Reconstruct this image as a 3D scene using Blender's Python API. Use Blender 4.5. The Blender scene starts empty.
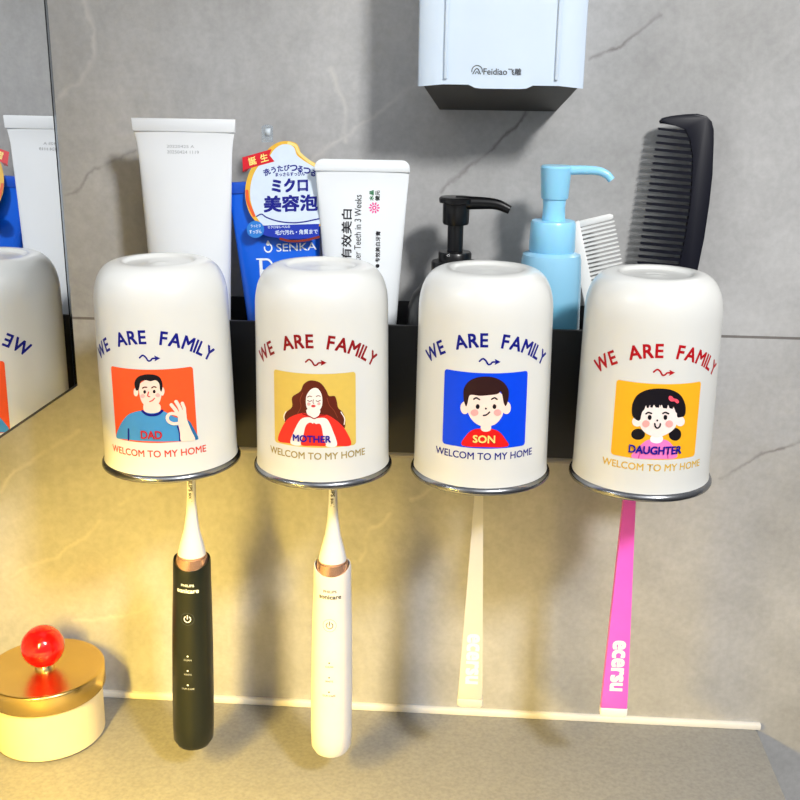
import bpy, bmesh, math, random
from mathutils import Vector, Matrix
from math import sin, cos, pi, sqrt, radians
random.seed(7)
scn = bpy.context.scene
COL = scn.collection
MM = 0.001

# ------------------------------------------------------------------ colour and materials
def lin(c):
    return tuple(((x/255)/12.92 if x/255 <= .04045 else ((x/255+.055)/1.055)**2.4) for x in c)

def new_mat(name):
    m = bpy.data.materials.new(name); m.use_nodes = True
    return m, m.node_tree, m.node_tree.nodes['Principled BSDF']

_M = {}
def mat(name, rgb, rough=.45, metal=0., var=.04, scale=60., coat=0., spec=.5, bump=0., emit=None, trans=0., sss=0.):
    """procedural material: noise-varied base colour and roughness"""
    if name in _M: return _M[name]
    m, nt, b = new_mat(name)
    N, L = nt.nodes, nt.links
    tc = N.new('ShaderNodeTexCoord'); nz = N.new('ShaderNodeTexNoise')
    nz.inputs['Scale'].default_value = scale; nz.inputs['Detail'].default_value = 4
    L.new(tc.outputs['Object'], nz.inputs['Vector'])
    ramp = N.new('ShaderNodeValToRGB')
    c = lin(rgb)
    ramp.color_ramp.elements[0].position = .3; ramp.color_ramp.elements[1].position = .7
    ramp.color_ramp.elements[0].color = tuple(max(0, x*(1-var)) for x in c)+(1,)
    ramp.color_ramp.elements[1].color = tuple(min(1, x*(1+var)) for x in c)+(1,)
    L.new(nz.outputs['Fac'], ramp.inputs['Fac']); L.new(ramp.outputs['Color'], b.inputs['Base Color'])
    b.inputs['Roughness'].default_value = rough; b.inputs['Metallic'].default_value = metal
    b.inputs['Specular IOR Level'].default_value = spec
    b.inputs['Coat Weight'].default_value = coat; b.inputs['Coat Roughness'].default_value = .08
    b.inputs['Transmission Weight'].default_value = trans
    if sss:
        b.inputs['Subsurface Weight'].default_value = sss; b.inputs['Subsurface Scale'].default_value = .004
    if bump:
        bp = N.new('ShaderNodeBump'); bp.inputs['Strength'].default_value = bump; bp.inputs['Distance'].default_value = .0004
        L.new(nz.outputs['Fac'], bp.inputs['Height']); L.new(bp.outputs['Normal'], b.inputs['Normal'])
    if emit:
        b.inputs['Emission Color'].default_value = lin(emit[0])+(1,); b.inputs['Emission Strength'].default_value = emit[1]
    _M[name] = m
    return m

INK = {}
def ink(name, rgb, rough=.42):
    INK[name] = mat('ink_'+name, rgb, rough, var=.02, scale=300, spec=.25)
for k, c in dict(shirt_blue=(72,150,205), navy=(10,18,130), skin=(255,222,206), black=(22,18,26), brown=(96,40,30), pink=(250,180,175),
                 rosy=(215,70,70), teal=(40,110,165), hair_brown=(98,36,22), hair_light=(140,62,40), red=(240,52,40), pale=(255,238,232),
                 dkred=(150,20,25), red2=(232,28,28), skin2=(255,226,214), hair_dark=(50,24,24), pink2=(248,172,168), pinkshirt=(252,130,205),
                 white=(252,250,250), pinkdark=(215,80,160), skin3=(255,236,232), bow=(255,88,110), orange=(252,90,42), tan=(224,192,92),
                 blue=(0,70,236), amber=(255,182,36), deepred=(142,8,18), crimson=(180,8,24), orangered=(214,62,34), olive=(166,146,84),
                 gold=(222,180,66), cream=(252,226,130), royal=(14,16,150), namered=(196,40,44), grey=(84,88,94), green=(30,120,70),
                 magenta=(236,60,150), brand_white=(238,244,250), dark=(40,40,46), ribbon=(205,22,40), ribdark=(120,8,20), foil=(226,176,60),
                 foil_red=(226,90,40), paper=(206,220,236), band=(22,50,168), arc=(120,40,30), bluedot=(40,120,205), palegold=(238,214,130),
                 lightgrey=(168,172,176), darkgreen=(32,40,36)).items():
    ink(k, c)

# ------------------------------------------------------------------ objects
def link(name, me, parent=None, m=None, smooth=True):
    o = bpy.data.objects.new(name, me); COL.objects.link(o)
    if m is not None:
        for x in (m if isinstance(m, (list, tuple)) else [m]): me.materials.append(x)
    if parent is not None: o.parent = parent
    if smooth:
        for p in me.polygons: p.use_smooth = True
    return o

def tag(o, label=None, cat=None, group=None, kind=None):
    for k, v in (('label', label), ('category', cat), ('group', group), ('kind', kind)):
        if v: o[k] = v
    return o

def thing(name, loc, label, cat, group=None, rot=(0, 0, 0)):
    o = bpy.data.objects.new(name, None); COL.objects.link(o)
    o.empty_display_size = .01
    o.location = loc; o.rotation_euler = rot
    return tag(o, label, cat, group)

def obj(name, bm, m, parent=None, smooth=True, sharp=40):
    bmesh.ops.recalc_face_normals(bm, faces=bm.faces)
    if smooth:
        for e in bm.edges:
            if len(e.link_faces) == 2 and e.calc_face_angle(0) > radians(sharp): e.smooth = False
    me = bpy.data.meshes.new(name); bm.to_mesh(me); bm.free()
    return link(name, me, parent, m, smooth)

def lathe(bm, prof, n=64, center=(0, 0), zfun=None, close=False):
    """prof: list of (r, z); zfun(r, z, angle) -> z"""
    rings = []
    for r, z in prof:
        if r < 1e-6:
            rings.append([bm.verts.new((center[0], center[1], z))])
        else:
            rings.append([bm.verts.new((center[0]+r*sin(2*pi*k/n), center[1]-r*cos(2*pi*k/n), zfun(r, z, 2*pi*k/n) if zfun else z)) for k in range(n)])
    for a, b in zip(rings, rings[1:]):
        if len(a) == 1 and len(b) == 1: continue
        for k in range(n):
            k2 = (k+1) % n
            if len(a) == 1: bm.faces.new((a[0], b[k], b[k2]))
            elif len(b) == 1: bm.faces.new((a[k], b[0], a[k2]))
            else: bm.faces.new((a[k], b[k], b[k2], a[k2]))
    return bm

def box(bm, x0, x1, y0, y1, z0, z1, bev=0., seg=2):
    v = [bm.verts.new(p) for p in ((x0,y0,z0),(x1,y0,z0),(x1,y1,z0),(x0,y1,z0),(x0,y0,z1),(x1,y0,z1),(x1,y1,z1),(x0,y1,z1))]
    f = [bm.faces.new([v[i] for i in q]) for q in ((0,3,2,1),(4,5,6,7),(0,1,5,4),(1,2,6,5),(2,3,7,6),(3,0,4,7))]
    if bev:
        es = list({e for q in f for e in q.edges})
        bmesh.ops.bevel(bm, geom=es, offset=bev, segments=seg, affect='EDGES', profile=.5)
    return bm

def prism(bm, pts, h0, h1, axis='y', bev=0.):
    """extrude the flat outline pts: axis 'y' puts (a,b)->(a,y,b), 'z' puts (a,b)->(a,b,z)"""
    f3 = (lambda a, b, h: (a, h, b)) if axis == 'y' else (lambda a, b, h: (a, b, h))
    A = [bm.verts.new(f3(a, b, h0)) for a, b in pts]; B = [bm.verts.new(f3(a, b, h1)) for a, b in pts]
    fa = bm.faces.new(A); fb = bm.faces.new(B[::-1]); n = len(pts)
    for k in range(n):
        bm.faces.new((A[k], B[k], B[(k+1) % n], A[(k+1) % n]))
    if bev:
        es = list({e for q in (fa, fb) for e in q.edges})
        bmesh.ops.bevel(bm, geom=es, offset=bev, segments=2, affect='EDGES', profile=.5)
    return bm

def tube(bm, pts, radii, n=12, sx=1., cap=True):
    """swept round tube along 3-D points"""
    pts = [Vector(p) for p in pts]; rings = []
    up = Vector((0, 1, 0))
    for i, p in enumerate(pts):
        d = (pts[min(i+1, len(pts)-1)]-pts[max(i-1, 0)]).normalized()
        a = d.cross(up)
        a = a.normalized() if a.length > 1e-5 else Vector((1, 0, 0))
        b = a.cross(d).normalized(); r = radii[i] if isinstance(radii, (list, tuple)) else radii
        rings.append([bm.verts.new(p+a*(r*cos(2*pi*k/n))+b*(r*sx*sin(2*pi*k/n))) for k in range(n)])
    for A, B in zip(rings, rings[1:]):
        for k in range(n): bm.faces.new((A[k], A[(k+1) % n], B[(k+1) % n], B[k]))
    if cap:
        bm.faces.new(rings[0][::-1]); bm.faces.new(rings[-1])
    return bm

def smooth_closed(pts, sub=4):
    n = len(pts); out = []
    for i in range(n):
        p0, p1, p2, p3 = pts[i-1], pts[i], pts[(i+1) % n], pts[(i+2) % n]
        for s in range(sub):
            t = s/sub
            out.append(tuple(.5*(2*p1[k]+(p2[k]-p0[k])*t+(2*p0[k]-5*p1[k]+4*p2[k]-p3[k])*t*t+(3*p1[k]-p0[k]-3*p2[k]+p3[k])*t**3) for k in range(2)))
    return out

def smooth_open(pts, sub=5):
    P = [tuple(2*a-b for a, b in zip(pts[0], pts[1]))]+list(pts)+[tuple(2*a-b for a, b in zip(pts[-1], pts[-2]))]
    out = []
    for i in range(1, len(P)-2):
        p0, p1, p2, p3 = P[i-1], P[i], P[i+1], P[i+2]
        for s in range(sub):
            t = s/sub
            out.append(tuple(.5*(2*p1[k]+(p2[k]-p0[k])*t+(2*p0[k]-5*p1[k]+4*p2[k]-p3[k])*t*t+(3*p1[k]-p0[k]-3*p2[k]+p3[k])*t**3) for k in range(len(p1))))
    out.append(tuple(pts[-1]))
    return out

def stroke_outline(pts, w, sub=4, round_caps=True):
    p = smooth_open(pts, sub) if len(pts) > 2 else list(pts)
    Lf, Rt = [], []
    n = len(p)
    for i in range(n):
        a, b = p[max(i-1, 0)], p[min(i+1, n-1)]
        dx, dy = b[0]-a[0], b[1]-a[1]; l = math.hypot(dx, dy) or 1
        Lf.append((p[i][0]-dy/l*w/2, p[i][1]+dx/l*w/2)); Rt.append((p[i][0]+dy/l*w/2, p[i][1]-dx/l*w/2))
    def arc(c, a, m=5):
        t0 = math.atan2(a[1]-c[1], a[0]-c[0])
        return [(c[0]+w/2*cos(t0-pi*k/(m+1)), c[1]+w/2*sin(t0-pi*k/(m+1))) for k in range(1, m+1)]
    if not round_caps: return Lf+Rt[::-1]
    return Lf+arc(p[-1], Lf[-1])+Rt[::-1]+arc(p[0], Rt[0])

def ellipse(cx, cy, rx, ry, n=20, rot=0):
    return [(cx+rx*cos(t)*cos(rot)-ry*sin(t)*sin(rot), cy+rx*cos(t)*sin(rot)+ry*sin(t)*cos(rot)) for t in (2*pi*k/n for k in range(n))]

def round_rect(x0, y0, x1, y1, r, n=4):
    out = []
    for cx, cy, a in ((x1-r, y1-r, 0), (x0+r, y1-r, pi/2), (x0+r, y0+r, pi), (x1-r, y0+r, 3*pi/2)):
        out += [(cx+r*cos(a+pi/2*k/n), cy+r*sin(a+pi/2*k/n)) for k in range(n+1)]
    return out

# ------------------------------------------------------------------ lettering: default font -> flat triangles
_T = {}
def text_tris(body, bold=0., res=3):
    key = (body, bold, res)
    if key in _T: return _T[key]
    c = bpy.data.curves.new('lettering_outline', 'FONT'); c.body = body; c.size = 1.; c.fill_mode = 'FRONT'
    c.resolution_u = res; c.offset = bold; c.align_x = 'LEFT'
    o = bpy.data.objects.new('lettering_outline', c); COL.objects.link(o)
    dg = bpy.context.evaluated_depsgraph_get(); dg.update()
    me = bpy.data.meshes.new_from_object(o.evaluated_get(dg))
    V = [(v.co.x, v.co.y) for v in me.vertices]; F = [tuple(p.vertices) for p in me.polygons]
    bpy.data.objects.remove(o); bpy.data.curves.remove(c); bpy.data.meshes.remove(me)
    _T[key] = (V, F)
    return V, F

def bounds(V):
    xs = [v[0] for v in V]; ys = [v[1] for v in V]
    return min(xs), max(xs), min(ys), max(ys)

class Print:
    """flat artwork in mm, laid on a surface: fmap(u, v, lift) -> point in the parent's frame (metres)"""
    def __init__(s, fmap, step=1.5, vstep=None):
        s.f, s.step, s.vstep = fmap, step, vstep; s.V, s.F, s.MI, s.mats = [], [], [], []
    def _add(s, V, F, ink, layer):
        m = INK[ink]
        if m not in s.mats: s.mats.append(m)
        mi = s.mats.index(m)
        bm = bmesh.new(); vs = [bm.verts.new((a, b, 0)) for a, b in V]
        for f in F:
            try: bm.faces.new([vs[i] for i in f])
            except ValueError: pass
        bmesh.ops.triangulate(bm, faces=bm.faces)
        bmesh.ops.dissolve_degenerate(bm, dist=1e-5, edges=bm.edges)
        x0, x1, y0, y1 = bounds(V)
        for lo, hi, st, no in ((x0, x1, s.step, (1, 0, 0)), (y0, y1, s.vstep, (0, 1, 0))):
            if not st: continue
            k = math.floor(lo/st)+1
            while k*st < hi:
                bmesh.ops.bisect_plane(bm, geom=bm.verts[:]+bm.edges[:]+bm.faces[:], plane_co=(no[0]*k*st, no[1]*k*st, 0), plane_no=no, dist=1e-6)
                k += 1
        bm.verts.index_update(); base = len(s.V); bm.normal_update()
        for v in bm.verts: s.V.append(s.f(v.co.x, v.co.y, .10+layer*.045))
        for f in bm.faces:
            idx = [base+v.index for v in f.verts]
            s.F.append(idx if f.normal.z > 0 else idx[::-1]); s.MI.append(mi)
        bm.free()
    def poly(s, pts, ink, layer=0): s._add(pts, [tuple(range(len(pts)))], ink, layer)
    def blob(s, pts, ink, layer=0, sub=4): s.poly(smooth_closed(pts, sub), ink, layer)
    def stroke(s, pts, w, ink, layer=0, sub=4, caps=True): s.poly(stroke_outline(pts, w, sub, caps), ink, layer)
    def text(s, body, u, v, ink, layer=0, h=None, w=None, rot=0., bold=.012, anchor='c', res=3):
        """fit the lettering's ink box to height h and / or width w (mm); anchor c centre, l left-middle, r right-middle, b baseline centre"""
        V, F = text_tris(body, 0., res); x0, x1, y0, y1 = bounds(V)
        if anchor == 'b': y0 = 0.
        sy = h/(y1-y0) if h else None; sx = w/(x1-x0) if w else None
        sx = sx or sy; sy = sy or sx
        ax = {'c': (x0+x1)/2, 'b': (x0+x1)/2, 'l': x0, 'r': x1}[anchor]; ay = 0. if anchor == 'b' else (y0+y1)/2
        c, n = cos(rot), sin(rot)
        for k, (dx, dy) in enumerate(((bold, bold), (-bold, bold), (bold, -bold), (-bold, -bold)) if bold else ((0, 0),)):
            s._add([(u+(x+dx-ax)*sx*c-(y+dy-ay)*sy*n, v+(x+dx-ax)*sx*n+(y+dy-ay)*sy*c) for x, y in V], F, ink, layer+.08*k)
    def arc_text(s, body, cu, cv, R, total, h, ink, layer=0, bold=.012, gap=.16, space=.55):
        """upright capitals along an arc of radius R about (cu,cv); total = arc length in mm"""
        W = []
        for ch in body:
            if ch == ' ': W.append(space); continue
            V, F = text_tris(ch, 0.); b = bounds(V); W.append(b[1]-b[0])
        Hc = bounds(text_tris('E', 0.)[0]); k = h/(Hc[3]-Hc[2])
        WX = .93*k; free = total-WX*sum(W); g = free/(len(body)-1); pos = -total/2
        for ch, w in zip(body, W):
            ww = w*WX
            if ch != ' ':
                V, F = text_tris(ch, 0.); b = bounds(V); phi = (pos+ww/2)/R
                for j, (dx, dy) in enumerate(((bold, bold), (-bold, bold), (bold, -bold), (-bold, -bold)) if bold else ((0, 0),)):
                    q = []
                    for x, y in V:
                        x = (x+dx-(b[0]+b[1])/2)*WX; y = (y+dy)*k; r_ = R+y
                        q.append((cu+x*cos(phi)+r_*sin(phi), cv-x*sin(phi)+r_*cos(phi)))
                    s._add(q, F, ink, layer+.08*j)
            pos += ww+g
    def build(s, name, parent):
        me = bpy.data.meshes.new(name); me.from_pydata(s.V, [], s.F)
        for m in s.mats: me.materials.append(m)
        for p, i in zip(me.polygons, s.MI): p.material_index = i
        me.update()
        return link(name, me, parent)

KEY, FILL, STRIP, WORLD = 18.5, 2.5, 8.5, .37
STRIP_DIR = (.2, .3, -1)

# ================================================================== SETTING
# ---- back wall: grey stone tile with veins, one grout line (all in object space of the wall)
def wall_material(name, veins=True):
    m, nt, b = new_mat(name); N, L = nt.nodes, nt.links
    tc = N.new('ShaderNodeTexCoord')
    def math_(op, a, c=None, clamp=False):
        n = N.new('ShaderNodeMath'); n.operation = op; n.use_clamp = clamp
        for i, x in enumerate((a, c)):
            if x is None: continue
            if isinstance(x, (int, float)): n.inputs[i].default_value = x
            else: L.new(x, n.inputs[i])
        return n.outputs[0]
    def vm(op, a, c=None, out=0, scale=None):
        n = N.new('ShaderNodeVectorMath'); n.operation = op
        for i, x in enumerate((a, c)):
            if x is None: continue
            if isinstance(x, tuple): n.inputs[i].default_value = x
            else: L.new(x, n.inputs[i])
        if scale is not None: L.new(scale, n.inputs['Scale'])
        return n.outputs[out]
    def noise(sc, det=6, rough=.6, vec=None):
        n = N.new('ShaderNodeTexNoise'); n.inputs['Scale'].default_value = sc; n.inputs['Detail'].default_value = det; n.inputs['Roughness'].default_value = rough
        L.new(vec or tc.outputs['Object'], n.inputs['Vector']); return n
    def ramp(fac, stops):
        r = N.new('ShaderNodeValToRGB'); e = r.color_ramp.elements
        while len(e) < len(stops): e.new(.5)
        for x, (p, c) in zip(e, stops): x.position = p; x.color = lin(c)+(1,)
        L.new(fac, r.inputs['Fac']); return r.outputs['Color']
    def mix(fac, a, c, mode='MIX'):
        n = N.new('ShaderNodeMix'); n.data_type = 'RGBA'; n.blend_type = mode
        if isinstance(fac, float): n.inputs[0].default_value = fac
        else: L.new(fac, n.inputs[0])
        for i, x in ((6, a), (7, c)):
            if isinstance(x, tuple): n.inputs[i].default_value = lin(x)+(1,)
            else: L.new(x, n.inputs[i])
        return n.outputs[2]
    big = noise(5.5, 5, .55); fine = noise(220, 3, .6); mid = noise(28, 6, .65)
    col = ramp(big.outputs['Fac'], [(.30, WALL_A), (.52, WALL_B), (.72, WALL_C)])
    col = mix(.30, col, ramp(mid.outputs['Fac'], [(.3, (116,116,116)), (.7, (176,176,176))]), 'OVERLAY')
    col = mix(.10, col, ramp(fine.outputs['Fac'], [(.35, (60,60,60)), (.65, (200,200,200))]), 'OVERLAY')
    if veins:
        wob = noise(55, 4, .6); off = vm('SUBTRACT', wob.outputs['Color'], (.5, .5, .5))
        sc = N.new('ShaderNodeVectorMath'); sc.operation = 'SCALE'; sc.inputs['Scale'].default_value = .010; L.new(off, sc.inputs[0])
        p = vm('ADD', tc.outputs['Object'], sc.outputs[0]); p = vm('MULTIPLY', p, (1, 0, 1))
        brk = noise(34, 3, .6).outputs['Fac']
        def veinset(lines, width):
            best = None
            for ln in lines:
                for (ax, az), (bx, bz) in zip(ln, ln[1:]):
                    a = (ax*MM, 0, az*MM); ba = ((bx-ax)*MM, 0, (bz-az)*MM); ll = ba[0]**2+ba[2]**2
                    pa = vm('SUBTRACT', p, a); h = math_('MULTIPLY', vm('DOT_PRODUCT', pa, ba, out=1), 1/ll, clamp=True)
                    sc_ = N.new('ShaderNodeVectorMath'); sc_.operation = 'SCALE'; sc_.inputs[0].default_value = ba; L.new(h, sc_.inputs['Scale'])
                    d = vm('LENGTH', vm('SUBTRACT', pa, sc_.outputs[0]), out=1)
                    best = d if best is None else math_('MINIMUM', best, d)
            f = math_('SUBTRACT', 1., math_('DIVIDE', best, width*MM), clamp=True)
            return math_('MULTIPLY', f, math_('MULTIPLY', math_('SUBTRACT', brk, .28), 2.6, clamp=True), clamp=True)
        light = [[(-102.9,181.2),(-90.3,190.3),(-81.1,202.6),(-79.9,219),(-84,235)], [(43.8,145.5),(58.6,158.9),(76,170.4),(90.4,180.1),(104.6,191.3)],
                 [(64.4,160.1),(64.5,176.9),(55.9,198.8)], [(-163.6,-67.3),(-152.1,-52.9),(-134.5,-41.8),(-117.1,-30.9),(-106.7,-23.7)],
                 [(-162.8,-128.7),(-137.7,-116.5),(-109.2,-100.7),(-98,-85.8)], [(-83.9,-74.6),(-70.2,-67),(-46.7,-59.1)],
                 [(-120.6,-160.4),(-103.3,-159.5),(-85.8,-156.4),(-68.1,-146.5)], [(73.6,-106.8),(80.1,-85.3),(93,-74.2)], [(105.7,-63.3),(124.6,-52.3),(127.6,-45.4)]]
        dark = [[(-104.5,125.1),(-98.2,127),(-91.6,133),(-85,140.2),(-72.6,145.1),(-60.1,152.2)], [(120.2,132.6),(148.5,155.9),(170.3,178.5)],
                [(202.4,206.1),(218.5,214.2),(239.1,230.2)], [(298.6,-42),(321.1,-24.6),(338.6,-18.7),(352,-10)]]
        col = mix(math_('MULTIPLY', veinset(light, 2.2), .55), col, (216,214,208))
        col = mix(math_('MULTIPLY', veinset(dark, 1.7), .60), col, (78,66,62))
        # grout joint
        sep = N.new('ShaderNodeSeparateXYZ'); L.new(tc.outputs['Object'], sep.inputs[0])
        g = math_('ABSOLUTE', math_('SUBTRACT', sep.outputs['Z'], .0497))
        gf = math_('LESS_THAN', g, .0008)
        col = mix(math_('MULTIPLY', gf, .75), col, (92,84,78))
        bp = N.new('ShaderNodeBump'); bp.inputs['Strength'].default_value = .5; bp.inputs['Distance'].default_value = .0006; bp.invert = True
        L.new(gf, bp.inputs['Height']); L.new(bp.outputs['Normal'], b.inputs['Normal'])
    L.new(col, b.inputs['Base Color'])
    L.new(ramp(mid.outputs['Fac'], [(.3, (105,105,105)), (.7, (135,135,135))]), b.inputs['Roughness'])
    b.inputs['Roughness'].default_value = .45
    b.inputs['Specular IOR Level'].default_value = .35
    return m
WALL_A, WALL_B, WALL_C = (170,170,169), (190,190,190), (203,203,203)
wm = wall_material('grey_stone_tile')
bm = bmesh.new(); box(bm, -.24, .75, 0, .06, -.95, .95)
tag(obj('wall_back', bm, wm, smooth=False), kind='structure')
bm = bmesh.new(); box(bm, -.30, -.24, -1.3, .06, -.95, .95)
tag(obj('wall_left', bm, wall_material('plain_stone_tile', False), smooth=False), kind='structure')
bm = bmesh.new(); box(bm, -.30, .75, -1.3, .06, -.99, -.95)
tag(obj('floor', bm, mat('floor_tile', (120,116,110), .5, var=.1, scale=9), smooth=False), kind='structure')

# ---- white sealant bead and counter along the wall
bm = bmesh.new(); box(bm, -.24, .342, -.0035, .0005, -.2176, -.2130, .001)
tag(obj('trim_1', bm, mat('white_sealant', (236,234,228), .4)), kind='structure')
van = thing('vanity', (0.05, -.22, -.95), 'pale speckled stone vanity counter below the hanging toothbrushes', 'vanity')
sp = mat('speckled_stone', (150,149,146), .5, var=.12, scale=420)
bm = bmesh.new(); box(bm, -.29, .29, -.26, .2195, .7105, .7325, .002); obj('countertop', bm, sp, van)
bm = bmesh.new(); box(bm, -.28, .28, -.24, .21, .02, .7105, .002); obj('cabinet_body', bm, mat('vanity_white', (225,222,214), .4), van)
for s in (-1, 1):
    bm = bmesh.new(); box(bm, *sorted((s*.002, s*.276)), -.256, -.2405, .05, .70, .002); d = obj('door', bm, mat('vanity_door', (230,227,220), .35), van)
    bm = bmesh.new(); tube(bm, [(s*.03, -.27, .42), (s*.03, -.27, .56)], .005); 
    for z in (.43, .55): tube(bm, [(s*.03, -.27, z), (s*.03, -.255, z)], .004)
    obj('handle', bm, mat('chrome', (205,205,208), .15, 1.), d)

# ---- mirror cabinet: silvered door at the left, warm strip lamp under it
cab = thing('mirror_cabinet', (-.0640, -.1090, .0392), 'mirrored cabinet door with thin black edge beside the rack', 'cabinet', rot=(0, 0, -.056))
silver = mat('mirror_silver', (226,228,230), .012, 1., var=.005)
black_edge = mat('black_edge', (20,22,26), .35)
bm = bmesh.new(); box(bm, -.004, 0, -.42, 0, 0, .50); obj('mirror_backing', bm, black_edge, cab, smooth=False)
bm = bmesh.new(); box(bm, .0001, .0004, -.42, -.0045, .0016, .50); obj('mirror_glass', bm, silver, cab, smooth=False)
bm = bmesh.new(); box(bm, .0001, .0005, -.0035, -.0012, .0016, .50); obj('bevelled_edge', bm, mat('mirror_bevel', (150,156,162), .15, 1.), cab, smooth=False)
bm = bmesh.new(); box(bm, -.150, -.008, -.41, -.004, .026, .50, .001); obj('cabinet_body', bm, mat('cabinet_grey', (120,118,114), .4), cab)
bm = bmesh.new(); box(bm, -.042, -.022, -.40, -.012, .0225, .0262, .001); obj('light_strip', bm, mat('strip_diffuser', (255,236,200), .4, emit=((255,196,100), 1.5)), cab)

# ================================================================== CUPS
S, X0, CY = .083, -.0182, -.105
R0 = 34.8
def prof_r(v):                       # outer radius in mm at height v
    if v < 84: return 34.7-1.0*v/84
    return 33.7
def cup_map(u, v, lift):
    th = u/R0; r = (prof_r(v)+lift)*MM
    return (r*sin(th), -r*cos(th), v*MM)
CUPZ = 106.3
def make_cup_shell(parent):
    P = [(35.0, 2.2), (34.8, 3.0)]+[(prof_r(z), z) for z in range(8, 85, 4)]
    for k in range(1, 15):           # shoulder: superellipse down to the crest of the foot ring
        t = pi/2*k/14; e = 2/2.35
        P.append((20.0+13.7*cos(t)**e, 84+(CUPZ-84)*sin(t)**e))
    P += [(19.2, CUPZ-.05), (18.3, CUPZ-.25), (17.6, CUPZ-.7), (16.8, CUPZ-1.4), (15.6, CUPZ-1.8), (8, CUPZ-1.85), (4, CUPZ-1.8), (2.6, CUPZ-1.5), (0, CUPZ-1.4)]
    bm = bmesh.new(); lathe(bm, [(r*MM, z*MM) for r, z in P], 112)
    obj('cup_body', bm, PEARL, parent, sharp=60)
    bm = bmesh.new()
    Q = [(35.0, 2.25), (35.9, 1.6), (36.4, .6), (36.5, -.4), (36.2, -1.1), (35.5, -1.5), (34.7, -1.3), (34.2, -.4), (33.9, 3)]+[(33.5, 20), (33.2, 84), (30, 98), (20, 103), (0, 103)]
    lathe(bm, [(r*MM, z*MM) for r, z in Q], 112)
    obj('steel_lining', bm, STEEL, parent, sharp=60)
PEARL = mat('pearl_white_enamel', (224,225,222), .30, var=.012, scale=40, coat=.5)
STEEL = mat('brushed_steel', (150,152,156), .24, 1., var=.06, scale=90)

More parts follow.
